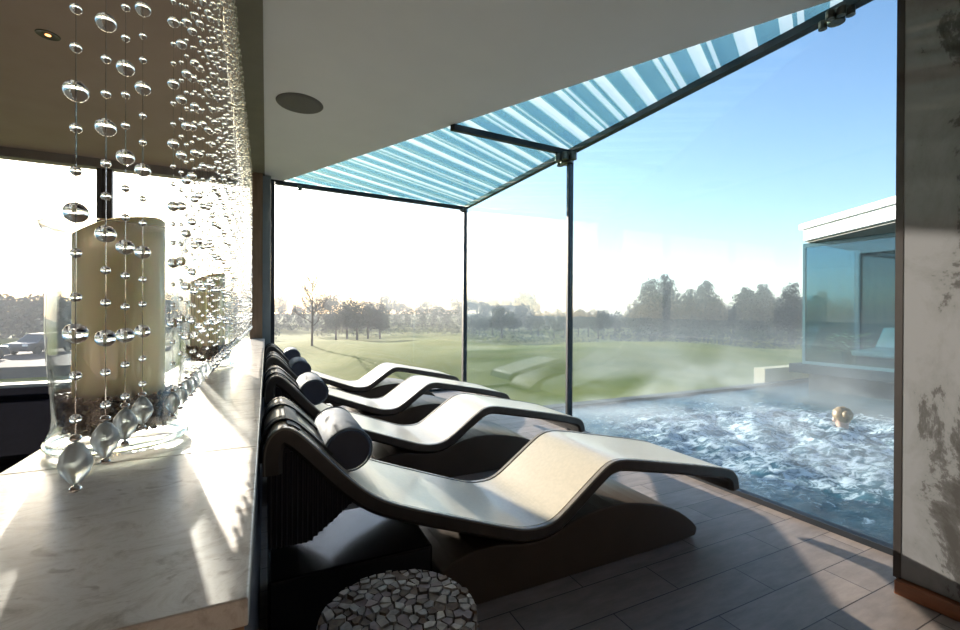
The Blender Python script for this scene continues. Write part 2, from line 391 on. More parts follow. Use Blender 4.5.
def make_water():
    x0, x1, y0, y1 = 2.72, 12.0, -4.0, 4.75; nx, ny = 190, 180
    me = bpy.data.meshes.new('pool_water'); vs_ = []; foam = []
    for j in range(ny + 1):
        for i in range(nx + 1):
            x = x0 + (x1 - x0) * i / nx; y = y0 + (y1 - y0) * j / ny
            f = 0
            for (cx, cy, rr, a) in ((4.6, 2.6, 1.1, 1), (5.6, 3.0, 1.0, .9), (4.0, 3.5, .8, .8), (5.0, 1.7, .6, .6), (6.3, 2.5, .6, .7), (3.9, 2.2, .7, .8)):
                f += a * math.exp(-((x - cx) ** 2 + (y - cy) ** 2) / rr ** 2)
            f = min(1, f)
            amp = .010 + .05 * f
            z = WZ + amp * (noise.noise(Vector((x * 2.2, y * 3.0, 0))) + .6 * noise.noise(Vector((x * 6, y * 7, 3))) + .35 * noise.noise(Vector((x * 14, y * 15, 9))))
            vs_.append((x, y, z)); foam.append(-.12 + .20 * f)
    fs = [(j * (nx + 1) + i, j * (nx + 1) + i + 1, (j + 1) * (nx + 1) + i + 1, (j + 1) * (nx + 1) + i) for j in range(ny) for i in range(nx)]
    me.from_pydata(vs_, [], fs)
    at = me.attributes.new('foam', 'FLOAT', 'POINT'); at.data.foreach_set('value', foam)
    for f in me.polygons: f.use_smooth = True
    o = link('pool_water', me, water_material())
    return tag(o, 'churning blue and white water filling the outdoor pool', 'water', kind='stuff')
make_water()
slate = mat('pool_slate', (.03, .038, .042), .7, spec=.15, c2=(.07, .08, .085), scale=4, bump=.2)
bm = BM()
box(bm, 2.63, -4, -1.3, 2.72, 4.95, -.02); box(bm, 2.72, 4.76, -1.3, 12.2, 4.92, -.12); box(bm, 2.72, -4, -1.3, 12.2, 4.76, -1.2)
struct('pool_basin', bm, slate)
bm = BM(); box(bm, 8.12, 4.95, -.5, 10.5, 5.15, .12)
struct('garden_wall', bm, mat('cream_stone_wall', (.50, .43, .28), .8, c2=(.44, .38, .25), scale=5))
bm = BM(); box(bm, 2.7, 4.93, -.9, 12, 5.6, -.30)
struct('overflow_ledge', bm, mat('ledge_stone', (.32, .34, .35), .3, c2=(.25, .28, .3), scale=3))

# ------------------------------------------------------------------ neighbouring pavilion
pv = tag(empty('pool_pavilion', (9.5, 3.0, 0)), 'flat roofed glass pavilion with white fascia standing at the far side of the pool', 'pavilion')
white_f = mat('white_fascia', (.82, .82, .80), .5)
part('roof', prism(BM(), [(7.95, 4.24), (6.55, 1.70), (12.5, .2), (13.5, 4.9)], 2.31, 2.57), white_f, pv, bevel=.01)
part('roof_cap', prism(BM(), [(7.90, 4.28), (6.48, 1.68), (12.6, .15), (13.6, 4.95)], 2.50, 2.585), white_f, pv)
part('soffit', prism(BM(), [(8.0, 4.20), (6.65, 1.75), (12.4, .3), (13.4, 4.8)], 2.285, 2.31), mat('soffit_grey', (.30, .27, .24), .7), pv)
part('floor_slab', box(BM(), 7.95, .6, .14, 13, 4.45, .285), mat('dark_slab', (.02, .035, .042), .7, spec=.1), pv, bevel=.01)
part('stone_base', box(BM(), 8.25, .6, -1.2, 13, 4.3, .14), slate, pv)
part('glass_pane', box(BM(), 8.09, .7, .285, 8.10, 4.29, 2.285), pav_glass, pv)
part('glass_pane', box(BM(), 8.12, 4.29, .285, 9.7, 4.30, 2.285), pav_glass, pv)
part('corner_post', box(BM(), 8.085, 4.275, .285, 8.125, 4.315, 2.285), mat('teal_frame', (.08, .17, .19), .3), pv)
part('frame', box(BM(), 8.07, .7, .285, 8.12, 4.29, .33), mat('teal_frame', (.08, .17, .19), .3), pv)
part('frame', box(BM(), 8.07, .7, 2.22, 8.12, 4.29, 2.285), mat('teal_frame', (.08, .17, .19), .3), pv)
part('rear_wall', box(BM(), 9.7, 4.22, .285, 13, 4.32, 2.285), mat('pavilion_wall', (.30, .36, .40), .7), pv)
part('rear_wall', box(BM(), 12.9, .6, .285, 13, 4.22, 2.285), mat('pavilion_wall', (.30, .36, .40), .7), pv)

# ------------------------------------------------------------------ loungers
shell_m = mat('lounger_shell', (.060, .050, .044), .3, c2=(.045, .038, .034), scale=20)
top_m = mat('lounger_surface', (.50, .45, .36), .30, c2=(.45, .41, .33), scale=60, bump=.04, bscale=160, spec=.6)
top_m.node_tree.nodes['Principled BSDF'].inputs['Coat Weight'].default_value = .35
top_m.node_tree.nodes['Principled BSDF'].inputs['Coat Roughness'].default_value = .12
rim_m = mat('lounger_rim', (.22, .20, .175), .25, c2=(.18, .165, .145), scale=20)
ped_m = mat('lounger_pedestal', (.060, .042, .030), .38, c2=(.048, .033, .023), scale=4)
raw = [(-.005, .60), (-.006, .67), (.006, .712), (.03, .737), (.062, .742), (.10, .715), (.17, .64), (.25, .549), (.33, .477), (.42, .430), (.607, .358), (.815, .279), (.92, .243),
       (.985, .236), (1.05, .240), (1.10, .262), (1.20, .333), (1.308, .409), (1.355, .437), (1.40, .449), (1.46, .447), (1.70, .398), (1.945, .348), (2.13, .305), (2.19, .285), (2.225, .245), (2.235, .19)]
def smooth_path(p, it=2):
    for _ in range(it):
        q = [p[0]]
        for a, b in zip(p, p[1:]):
            q += [(a[0] * .75 + b[0] * .25, a[1] * .75 + b[1] * .25), (a[0] * .25 + b[0] * .75, a[1] * .25 + b[1] * .75)]
        q.append(p[-1]); p = q
    return p
prof = smooth_path(raw, 2)
nrm = []
for i, p in enumerate(prof):
    a = prof[max(0, i - 1)]; b = prof[min(len(prof) - 1, i + 1)]
    dx, dz = b[0] - a[0], b[1] - a[1]; q = math.hypot(dx, dz); nrm.append((-dz / q, dx / q))
W = .565
def sweep(bm, section, i0=0, i1=None, th=None):
    """section: (y, height above profile) points swept along the profile"""
    i1 = len(prof) if i1 is None else i1; rings = []
    for i in range(i0, i1):
        x, z = prof[i]; nx, nz = nrm[i]
        rings.append([bm.verts.new((x + nx * h, y, z + nz * h)) for y, h in section])
    m = len(section)
    for a, b in zip(rings, rings[1:]):
        for k in range(m): bm.faces.new((a[k], a[(k + 1) % m], b[(k + 1) % m], b[k]))
    bm.faces.new(rings[0]); bm.faces.new(rings[-1][::-1])
    return bm
def make_lounger():
    r = empty('heated_lounger', (0, 0, 0))
    sh = obj('shell', sweep(BM(), [(.012, -.052), (0, -.040), (0, -.004), (W, -.004), (W, -.040), (W - .012, -.052)]), shell_m, r, smooth=False)
    obj('rim', sweep(BM(), [(0, -.004), (0, .001), (.004, .004), (.022, .004), (.025, .001), (.025, -.004)]), rim_m, sh)
    obj('rim', sweep(BM(), [(W - .025, -.004), (W - .025, .001), (W - .022, .004), (W - .004, .004), (W, .001), (W, -.004)]), rim_m, sh)
    n = len(prof)
    obj('seat_surface', sweep(BM(), [(.030, -.004), (.030, .0015), (W - .030, .0015), (W - .030, -.004)], 0, n), top_m, r)
    # boat shaped plinth
    pts = [(.70, 0), (.62, .03), (.565, .10), (.575, .18), (.75, .215), (.95, .180), (1.05, .182), (1.18, .235), (1.35, .258), (1.50, .245), (1.67, .205), (1.78, .160), (1.87, .10), (1.92, .055), (1.925, .03), (1.905, 0)]
    obj('plinth', prism_y(BM(), smooth_path(pts + [pts[0]], 1)[:-1], .008, W - .008), ped_m, r, bevel=.006)
    obj('base_casing', box(BM(), .006, .06, .0, .56, W - .06, .24), mat('gloss_black', (.010, .010, .014), .15), r, bevel=.01)
    # fluted panel below the head end
    bm = BM(); prism_y(bm, [(.005, .365), (.12, .360), (.20, .415), (.27, .475), (.25, .505), (.15, .61), (.09, .66), (.04, .68), (.005, .65)], .03, W - .03)
    for kx in range(17):
        fx = .012 + kx * .0152; zb_ = .362 if fx < .13 else .362 + (fx - .13) * .80; zt_ = .66 if fx < .09 else .66 - (fx - .09) * 1.02
        for yy in (.029, W - .029): tube(bm, [(fx, yy, zb_), (fx, yy, zt_)], .0052, 6)
    obj('fluted_support', bm, mat('fluted_dark', (.022, .022, .032), .5), r)
    return r
L0 = make_lounger()
LY = [1.49, 2.735, 3.90, 5.20]
llab = ['nearest wave-shaped stone lounger, beside the round cracked-wood stool',
        'second wave-shaped lounger from the camera, just behind the nearest one',
        'third wave-shaped lounger from the camera, next to last before the end glass',
        'farthest wave-shaped lounger, right against the end glass wall']
for i, y in enumerate(LY):
    o = L0 if i == 0 else copy_tree(L0)
    o.location = (0, y, 0); tag(o, llab[i], 'lounger', 'heated loungers in a row')

# neck bolsters with straps
bol_m = mat('bolster_leatherette', (.075, .115, .17), .75, c2=(.085, .125, .175), scale=12, bump=.15, bscale=60)
end_m = mat('bolster_end', (.04, .045, .075), .5)
strap_m = mat('strap_band', (.012, .016, .020), .55)
def make_bolster():
    r = empty('neck_bolster', (0, 0, 0))
    bx, bz, R, l0, l1 = .262, .618, .078, .105, .50
    prof_b = [(0, l0), (R * .80, l0), (R * .95, l0 + .006), (R, l0 + .018), (R, l1 - .018), (R * .95, l1 - .006), (R * .8, l1), (0, l1)]
    bm = BM(); lathe(bm, [(a, b) for a, b in prof_b], (0, 0, 0), 40)
    bmesh.ops.rotate(bm, verts=bm.verts[:], matrix=Matrix.Rotation(-PI / 2, 3, 'X'))
    for v in bm.verts:
        # light press of the roll where it meets the lounger
        v.co.x *= 1.06; v.co.z *= .97
        v.co.x += bx; v.co.z += bz
    rl = obj('roll', bm, bol_m, r, smooth=True)
    for yy in (l0, l1):
        bm = BM(); pts = [(bx + math.cos(t * PI / 20) * R * .985 * 1.05, yy + (0 if yy == l0 else 0), bz + math.sin(t * PI / 20) * R * .985 * .97) for t in range(41)]
        tube(bm, pts, .0035, 6, cap=False); obj('piping', bm, mat('bolster_piping', (.12, .15, .19), .4), rl, smooth=True)
        bm = BM(); q = -1 if yy == l0 else 1
        lathe(bm, [(0, 0), (R * .9, 0), (R * .86, .004), (0, .007)], (0, 0, 0), 40)
        bmesh.ops.rotate(bm, verts=bm.verts[:], matrix=Matrix.Rotation(-q * PI / 2, 3, 'X'))
        for v in bm.verts: v.co.x = v.co.x * 1.05 + bx; v.co.z = v.co.z * .97 + bz; v.co.y += yy
        obj('end_cap', bm, end_m, rl, smooth=False)
    n1 = next(i for i, p in enumerate(prof) if p[0] > .20)
    for y in (.10, .36):
        obj('strap', sweep(BM(), [(y, .0045), (y, .012), (y + .05, .012), (y + .05, .0045)], 2, n1), strap_m, r)
    bm = sweep(BM(), [(.045, .0045), (.045, .0075), (W - .06, .0075), (W - .06, .0045)], 17, 22)
    obj('cross_strap', bm, strap_m, r)
    return r
b0 = make_bolster()
blab = ['slate blue neck bolster strapped to the nearest lounger, largest of the four',
        'dark blue neck bolster strapped to the second lounger from the camera',
        'blue neck bolster strapped to the third lounger from the camera',
        'smallest blue neck bolster, strapped to the farthest lounger by the end glass']
for i, y in enumerate(LY):
    o = b0 if i == 0 else copy_tree(b0)
    o.location = (0, y, 0); tag(o, blab[i], 'bolster', 'neck bolsters on the loungers')

# ------------------------------------------------------------------ stool of cracked wood pieces
def make_stool():
    cx, cy, zt, R = .259, .929, .45, .168
    r = tag(empty('mosaic_stool', (cx, cy, 0)), 'round stool topped with cracked grey driftwood pieces, in front of the nearest lounger', 'stool')
    part('body', lathe(BM(), [(0, 0), (R * .94, 0), (R * .98, .02), (R * .98, .42), (R * .95, .438), (0, .438)], (cx, cy, 0), 48), mat('stool_core', (.03, .022, .018), .9), r)
    rnd = random.Random(3); pts = []
    while len(pts) < 210:
        a = rnd.random() * 2 * PI; q = R * math.sqrt(rnd.random()) * 1.05
        p = (q * math.cos(a), q * math.sin(a) )
        if all((p[0] - s_[0]) ** 2 + (p[1] - s_[1]) ** 2 > .0155 ** 2 for s_ in pts): pts.append(p)
    bm = BM()
    circ = [(R * math.cos(t * 2 * PI / 40), R * math.sin(t * 2 * PI / 40)) for t in range(40)]
    for i, p in enumerate(pts):
        poly = circ; gap = .0012 + rnd.random() * .0018
        for j, s_ in enumerate(pts):
            dx, dy = s_[0] - p[0], s_[1] - p[1]; d = math.hypot(dx, dy)
            if j == i or d > .06: continue
            poly = clip_poly(poly, (dx / d, dy / d), (dx * (p[0] + s_[0]) + dy * (p[1] + s_[1])) / 2 / d - gap)
            if len(poly) < 3: break
        if len(poly) < 3: continue
        h = .006 + rnd.random() * .006; tx, ty = (rnd.random() - .5) * .25, (rnd.random() - .5) * .25
        nf = len(bm.faces)
        zf = lambda x, y, h=h: zt - .008 + h + tx * (x - cx - p[0]) + ty * (y - cy - p[1])
        prism(bm, [(a + cx, b + cy) for a, b in poly], zt - .03, zf)
        bm.faces.ensure_lookup_table(); mi = rnd.choice([0, 0, 0, 1, 1, 2, 2, 3])
        for k in range(nf, len(bm.faces)): bm.faces[k].material_index = mi
    ms = [mat('drift_grey', (.36, .33, .30), .8, c2=(.22, .20, .18), scale=60), mat('drift_pale', (.50, .46, .41), .8, c2=(.33, .30, .27), scale=60),
          mat('drift_brown', (.22, .17, .13), .8, c2=(.14, .10, .08), scale=60), mat('drift_mauve', (.27, .22, .22), .8, c2=(.2, .16, .16), scale=60)]
    part('wood_mosaic_top', bm, ms, r)
    # ring of side chips
    bm = BM()
    for lv in range(12):
        n = 34
        for k in range(n):
            a = 2 * PI * (k + rnd.random() * .3 + lv * .5) / n; z0 = .02 + lv * .033
            rr = R * .975; da = PI / n * .85
            pp = [((rr) * math.cos(a + s_ * da), rr * math.sin(a + s_ * da)) for s_ in (-1, 1)] + [((rr + .008 + rnd.random() * .004) * math.cos(a + s_ * da), (rr + .009) * math.sin(a + s_ * da)) for s_ in (1, -1)]
            prism(bm, [(x + cx, y + cy) for x, y in pp], z0, z0 + .029)
    part('wood_mosaic_side', bm, ms[2], r)
make_stool()

# ------------------------------------------------------------------ counter
ct = tag(empty('stone_counter', (-.17, 3, 0)), 'long cream stone counter on a dark base running towards the far window, candles on it', 'counter')
ys = [.518, 1.10, 2.7, 4.2, 5.61]
CZ = .803
for a, b in zip(ys, ys[1:]):
    part('stone_slab', box(BM(), -.440, a + .0008, CZ - .03, -.016, b - .0008, CZ), marble, ct, bevel=.002)
part('side_panel', box(BM(), -.045, .540, 0, -.0205, 5.61, CZ - .0305), navy, ct)
part('body', box(BM(), -.430, .560, 0, -.045, 5.61, CZ - .0305), wood_brown, ct)
part('end_board', box(BM(), -.432, .529, CZ - .085, -.0205, .5395, CZ - .0305), mat('edge_oak', (.33, .20, .11), .5, c2=(.24, .14, .08), scale=4, stretch=(1, 1, 8)), ct)
part('end_panel', box(BM(), -.432, .5400, 0, -.0455, .5598, CZ - .087), mat('edge_oak_dark', (.24, .15, .085), .5, c2=(.17, .10, .06), scale=4, stretch=(1, 1, 8)), ct)

# ------------------------------------------------------------------ hurricane vases and candles
def make_vase():
    r = empty('hurricane_vase')
    outer = [(0, 0), (.088, 0), (.0935, .006), (.094, .014), (.090, .024), (.086, .034), (.084, .05), (.086, .09), (.091, .15), (.093, .20), (.091, .26), (.090, .30), (.094, .33), (.1015, .355)]
    inner = [(.0995, .356), (.0915, .331), (.0875, .30), (.0885, .26), (.0905, .20), (.0885, .15), (.0835, .09), (.081, .05), (.080, .036), (.074, .028), (0, .026)]
    bm = BM(); lathe(bm, outer + inner, (0, 0, 0), 64)
    gb = obj('glass_body', bm, vase_glass, r, smooth=True)
    bm = BM(); pts = [(.1005 * math.cos(t * PI / 32), .1005 * math.sin(t * PI / 32), .3565) for t in range(65)]
    tube(bm, pts, .0016, 6, cap=False); obj('lip', bm, glass_mat('lip_glass'), gb, smooth=True)
    bm = BM(); pts = [(.0905 * math.cos(t * PI / 32), .0905 * math.sin(t * PI / 32), .011) for t in range(65)]
    tube(bm, pts, .006, 8, cap=False); obj('foot_ring', bm, glass_mat('foot_glass', (.95, .99, .97), .05), gb, smooth=True)
    return r
wax = mat('candle_wax', (.92, .82, .54), .45, c2=(.88, .78, .50), scale=5)
wax.node_tree.nodes['Principled BSDF'].inputs['Subsurface Weight'].default_value = .7
wax.node_tree.nodes['Principled BSDF'].inputs['Subsurface Radius'].default_value = (.05, .035, .018)
def make_candle():
    r = empty('pillar_candle')
    bm = BM(); n = 48; R = .0610; rings = []
    def top(a): return .335 + .012 * math.cos(a - .2) - .012 * max(0, math.cos(a - 3.4)) ** 2
    for rr, zf in ((0, 0), (R, 0), (R, .5), (R, 1), (R - .006, 1.012), (R - .018, .955), (.012, .93), (0, .93)):
        if rr == 0: rings.append([bm.verts.new((0, 0, .335 * zf))])
        else: rings.append([bm.verts.new((rr * math.cos(2 * PI * k / n), rr * math.sin(2 * PI * k / n), top(2 * PI * k / n) * zf)) for k in range(n)])
    for a, b in zip(rings, rings[1:]):
        for k in range(n):
            f = []
            for v in (a[k % len(a)], a[(k + 1) % n % len(a)], b[(k + 1) % n % len(b)], b[k % len(b)]):
                if v not in f: f.append(v)
            bm.faces.new(f)
    wx = obj('wax', bm, wax, r, smooth=True)
    bm = BM(); tube(bm, [(0, 0, .30), (.001, 0, .325), (.004, 0, .333)], .0013, 6); obj('wick', bm, mat('wick_black', (.02, .02, .02), .9), wx)
    return r
def make_gravel():
    """coffee-brown chips filling the foot of the vase around the candle"""
    rnd = random.Random(11); bm = BM()
    for i in range(1500):
        a = rnd.random() * 2 * PI; z = .030 + rnd.random() * .055
        rmax = .0800 if z < .06 else .0815
        q = .0645 + (rmax - .0045 - .0645) * rnd.random() ** .6
        s = .0035 + rnd.random() * .002
        mtx = Matrix.Translation((q * math.cos(a), q * math.sin(a), z)) @ Matrix.Rotation(rnd.random() * 6, 4, (rnd.random(), rnd.random(), rnd.random() + .01)) @ Matrix.Diagonal((1.2, .8, .7, 1))
        nf = len(bm.faces)
        bmesh.ops.create_icosphere(bm, subdivisions=1, radius=s, matrix=mtx)
        bm.faces.ensure_lookup_table(); mi = rnd.choice([0, 0, 1, 2])
        for k in range(nf, len(bm.faces)): bm.faces[k].material_index = mi
    return obj('brown_gravel', bm, [mat('chip_brown', (.10, .055, .03), .5), mat('chip_dark', (.035, .022, .016), .5), mat('chip_tan', (.26, .17, .10), .5)])
v0 = make_vase(); c0 = make_candle(); g0 = make_gravel()
VK = 1.35
VP = [(-.2204 * VK, .932 * VK), (-.213 * VK, 2.09 * VK)]
vl = [('tall clear flared glass vase standing on the near end of the stone counter', 'thick ivory pillar candle inside the nearest glass vase', 'brown chips filling the foot of the nearest glass vase'),
      ('second clear glass vase farther along the counter, behind the bead strings', 'ivory pillar candle in the farther glass vase, seen through the beads', 'brown chips filling the foot of the farther glass vase')]
for i, (x, y) in enumerate(VP):
    a = v0 if i == 0 else copy_tree(v0); b = c0 if i == 0 else copy_tree(c0)
    g = g0
    if i:
        g = g0.copy(); col.objects.link(g)
    a.location = (x, y, CZ + .0004); b.location = (x, y, CZ + .0305 * VK); g.location = (x, y, CZ + .002)
    for q in (a, b, g): q.scale = (VK, VK, VK)
    b.rotation_euler[2] = .0
    tag(a, vl[i][0], 'vase', 'candle vases on the counter'); tag(b, vl[i][1], 'candle', 'pillar candles'); tag(g, vl[i][2], 'gravel', kind='stuff')

# ------------------------------------------------------------------ bead strings
RX = -.107 * 1.35
def unit_ball(name, r, m, seg, sq=1.0):
    bm = BM(); ball(bm, (0, 0, 0), r, seg, sq); me = bpy.data.meshes.new(name); bm.to_mesh(me); bm.free()
    for f in me.polygons: f.use_smooth = True
    me.materials.append(m); return me
big_me = unit_ball('large_bead', .0087, bead_glass, 24, .98); small_me = unit_ball('small_bead', .0042, bead_glass, 16, .98)
cap_me = unit_ball('silver_cap', .0045, silver, 12, .7)
bm = BM(); lathe(bm, [(q * 1.35, z * 1.35) for q, z in ((0, -.0150), (.003, -.0125), (.0072, -.006), (.0090, -.001), (.0078, .005), (.0035, .0115), (0, .013))], (0, 0, 0), 10)
cr_me = bpy.data.meshes.new('crystal_drop'); bm.to_mesh(cr_me); bm.free(); cr_me.materials.append(frost_glass)
for f in cr_me.polygons: f.use_smooth = True
thread_m = thin_glass('thread', (.7, .7, .7), base=.3)
def bead_zs(rnd, zb, phase):
    out = []; z = zb + .032 + phase; k = 0
    start = rnd.randrange(3) if phase is None else 0
    while z < 2.66:
        big = (k % 3 == 2)
        out.append((z + (rnd.random() - .5) * .004, big)); z += .0345 + (rnd.random() - .5) * .004; k += 1
    return out
slab = ['nearest string of clear glass beads, hanging leftmost in front of the big candle vase', 'second string of glass beads from the left, in front of the big candle vase',
        'third string of glass beads from the left, in front of the ivory candle', 'fourth string of glass beads from the left, last of the four well spaced ones']
sy = [.483, .560, .628, .706]
y = .918
while y < 5.50: sy.append(y); y += .060 + .02 * random.random()
rnd = random.Random(5)
for i, y in enumerate(sy):
    zb = .973 if i < 4 else .942 + rnd.random() * .008
    x = RX + (0 if i < 4 else (rnd.random() - .5) * .006)
    zs = bead_zs(rnd, zb, .0 + rnd.random() * (.006 if i < 4 else .05))
    if i < 12:
        r = empty('bead_string', (x, y, zb))
        bm = BM(); tube(bm, [(0, 0, .01), (0, 0, 2.684 - zb)], .0005, 4); obj('thread', bm, thread_m, r)
        o = bpy.data.objects.new('crystal_drop', cr_me); col.objects.link(o); o.parent = r
        for q in (-.0225, .0205):
            o = bpy.data.objects.new('silver_cap', cap_me); col.objects.link(o); o.parent = r; o.location = (0, 0, q)
        for z, big in zs:
            o = bpy.data.objects.new('large_bead' if big else 'small_bead', big_me if big else small_me); col.objects.link(o); o.parent = r; o.location = (0, 0, z - zb)
    else:
        bm = BM(); tube(bm, [(0, 0, .01), (0, 0, 2.684 - zb)], .0005, 4)
        for z, big in zs: ball(bm, (0, 0, z - zb), .0087 if big else .0042, 10 if big else 8, .98)
        lathe(bm, [(q * 1.35, z * 1.35) for q, z in ((0, -.0150), (.003, -.0125), (.0072, -.006), (.0090, -.001), (.0078, .005), (.0035, .0115), (0, .013))], (0, 0, 0), 8)
        r = obj('bead_string', bm, bead_glass, smooth=True); r.location = (x, y, zb)
    if i < 4: tag(r, slab[i], 'bead string', 'bead curtain strings')
    elif i == 4: tag(r, 'first string of the dense bead curtain, just right of the near vase rim', 'bead string', 'bead curtain strings')
    else: tag(r, 'string of glass beads in the dense part of the curtain over the counter', 'bead string', 'dense bead curtain strings')

# ------------------------------------------------------------------ ceiling fittings
bm = BM(); lathe(bm, [(0, -.012), (.145, -.012), (.165, -.006), (.17, 0), (0, 0)], (0, 0, 0), 48)
o = obj('ceiling_speaker', bm, mat('speaker_grille', (.12, .115, .105), .8, c2=(.10, .095, .09), scale=200), smooth=False); o.location = (.228, 3.64, roof_z(.228) - .0005)
tag(o, 'round grey speaker grille set flush in the sloping grey ceiling', 'speaker')
dl = tag(empty('ceiling_downlight', (-1.133, 3.374, 2.689)), 'small recessed downlight glowing orange in the brown ceiling at upper left', 'downlight')
bm = BM(); lathe(bm, [(.028, 0), (.052, -.004), (.055, 0)], (0, 0, 0), 32, cap=False); obj('trim_ring', bm, mat('dark_ring', (.03, .025, .02), .4), dl)
em, n_, l_, p_ = new_mat('warm_lamp'); p_.inputs['Emission Color'].default_value = (1, .38, .10, 1); p_.inputs['Emission Strength'].default_value = 3
bm = BM(); lathe(bm, [(0, -.004), (.012, -.004), (.014, 0), (0, 0)], (0, 0, 0), 24); obj('lamp_bulb', bm, em, dl)
bm = BM(); lathe(bm, [(.014, -.0015), (.029, -.0015), (.029, 0), (.014, 0)], (0, 0, 0), 24, closed=True, cap=False); obj('reflector', bm, mat('reflector_dark', (.02, .015, .012), .5), dl)

# ------------------------------------------------------------------ left room: black daybed
db = tag(empty('daybed', (-2.6, 4.6, 0)), 'low black upholstered daybed in the left room below the wide window', 'daybed')
blk = mat('black_leather', (.010, .010, .013), .9, spec=0, bump=.1, bscale=30)
part('base', box(BM(), -4.3, 3.15, .04, -.9, 5.65, .20), blk, db, bevel=.02)
part('mattress', box(BM(), -4.3, 3.12, .205, -.9, 5.1, .345), blk, db, bevel=.03)
part('backrest', box(BM(), -4.3, 5.1, .205, -.9, 5.66, .385), blk, db, bevel=.04)

# ------------------------------------------------------------------ person in the pool (seen from behind, head and shoulders above water)
def make_person():
    r = tag(empty('bather', (5.74, 2.65, WZ)), 'blond person in the pool seen from behind, only the head above the white water', 'person')
    me = bpy.data.meshes.new('body')
    V = [(0, 0, -.62), (0, 0, -.42), (0, 0, -.22), (0, 0, -.10), (0, .0, -.045), (0, .005, .01), (0, .01, .075), (0, .018, .13), (0, .015, .175),
         (-.16, 0, -.125), (-.23, .03, -.32), (-.25, .22, -.42), (.16, 0, -.125), (.23, .03, -.32), (.25, .22, -.42), (-.10, .03, -.85), (.10, .03, -.85), (-.11, .2, -1.02), (.11, .2, -1.02)]
    Ed = [(0, 1), (1, 2), (2, 3), (3, 4), (4, 5), (5, 6), (6, 7), (7, 8), (3, 9), (9, 10), (10, 11), (3, 12), (12, 13), (13, 14), (0, 15), (0, 16), (15, 17), (16, 18)]
    Rr = [.14, .12, .14, .11, .055, .05, .072, .085, .065, .058, .042, .03, .058, .042, .03, .085, .085, .055, .055]
    me.from_pydata(V, Ed, [])
    o = bpy.data.objects.new('body', me); col.objects.link(o); o.parent = r
    o.modifiers.new('skin', 'SKIN')
    for i, q in enumerate(Rr): me.skin_vertices[0].data[i].radius = (q, q * (.75 if i in (0, 1, 2, 3) else 1))
    me.skin_vertices[0].data[0].use_root = True
    o.modifiers.new('sub', 'SUBSURF').levels = 2; o.modifiers['sub'].render_levels = 2
    me.materials.append(mat('skin', (.62, .40, .30), .5))
    # face on the far side: nose, ears
    bm = BM(); ball(bm, (0, .105, .085), .012, 10, 1.6)
    obj('nose', bm, mat('skin', (.62, .40, .30), .5), r, smooth=True)
    for sx in (-1, 1):
        bm = BM(); ball(bm, (sx * .078, .02, .085), .016, 10, 1.6)
        for v in bm.verts: v.co.x = sx * .078 + (v.co.x - sx * .078) * .4
        obj('ear', bm, mat('skin', (.62, .40, .30), .5), r, smooth=True)
    bm = BM(); ball(bm, (0, .0, .145), .092, 24, 1.0)
    for v in bm.verts:
        a = math.atan2(v.co.x, v.co.z); v.co += v.co.normalized() * .004 * math.sin(a * 30)
        if v.co.y > .05: v.co.y = .05 + (v.co.y - .05) * .4
        if v.co.z < .10: v.co.x *= .86
    ball(bm, (0, -.085, .165), .042, 16, 1.0)
    obj('hair', bm, mat('blond_hair', (.30, .19, .08), .5, c2=(.12, .075, .035), scale=40, stretch=(1, 1, .2)), r, smooth=True)
    r.rotation_euler[2] = math.radians(-40)
make_person()

# ------------------------------------------------------------------ pavilion contents
cream_m = mat('cream_towel', (.78, .74, .62), .8)
o = tag(empty('pavilion_lounger', (8.95, 3.45, .285)), 'pale cushioned lounger inside the glass pavilion across the pool', 'lounger')
bm = BM(); prism_y(bm, [(-.5, .25), (.25, .28), (.55, .62), (.58, .55), (.30, .18), (-.5, .16)], -.35, .35); obj('cushion', bm, cream_m, o, bevel=.03)
bm = BM(); box(bm, -.45, -.3, 0, -.40, .3, .16); box(bm, .22, -.3, 0, .27, .3, .18); obj('frame', bm, shell_m, o)
pl = tag(empty('potted_plant', (8.75, 3.95, .285)), 'pale leafy plant in a dark pot inside the pavilion glass', 'plant')
bm = BM(); lathe(bm, [(0, 0), (.08, 0), (.11, .2), (.10, .2), (.09, .17), (0, .17)], (0, 0, 0), 20); obj('pot', bm, slate, pl)
bm = BM()
for i in range(60):
    a = rnd.random() * 6.28; t = .1 + rnd.random() * .22; h = .2 + rnd.random() * .32
    c = Vector((t * math.cos(a), t * math.sin(a), h)); d = Vector((math.cos(a), math.sin(a), .3)).normalized(); sd_ = d.cross(Vector((0, 0, 1))).normalized() * .025
    q = [bm.verts.new(c - d * .07), bm.verts.new(c + sd_), bm.verts.new(c + d * .08 + Vector((0, 0, -.02))), bm.verts.new(c - sd_)]; bm.faces.new(q)
obj('leaves', bm, mat('pale_leaf', (.60, .64, .42), .6), pl)

# ------------------------------------------------------------------ trees, hedges, cars
def leafy(name_seed, blobs, nleaf, size, squash=1.0):
    """crown of many small leaf faces gathered on several overlapping lumps"""
    rr = random.Random(name_seed); verts = []; faces = []
    tot = sum(b[3] ** 2 for b in blobs)
    for (x, y, z, q) in blobs:
        for i in range(int(nleaf * q * q / tot)):
            d = Vector((rr.gauss(0, 1), rr.gauss(0, 1), rr.gauss(0, 1))).normalized()
            c = Vector((x, y, z)) + Vector((d.x * q, d.y * q, d.z * q * squash)) * (.55 + .5 * rr.random())
            u = Vector((rr.gauss(0, 1), rr.gauss(0, 1), rr.gauss(0, 1))).normalized(); v = u.orthogonal().normalized()
            s_ = size * (.6 + .8 * rr.random()); k = len(verts)
            verts += [tuple(c - u * s_), tuple(c + v * s_ * .6), tuple(c + u * s_), tuple(c - v * s_ * .6)]; faces.append((k, k + 1, k + 2, k + 3))
    me = bpy.data.meshes.new('crown'); me.from_pydata(verts, [], faces); return me
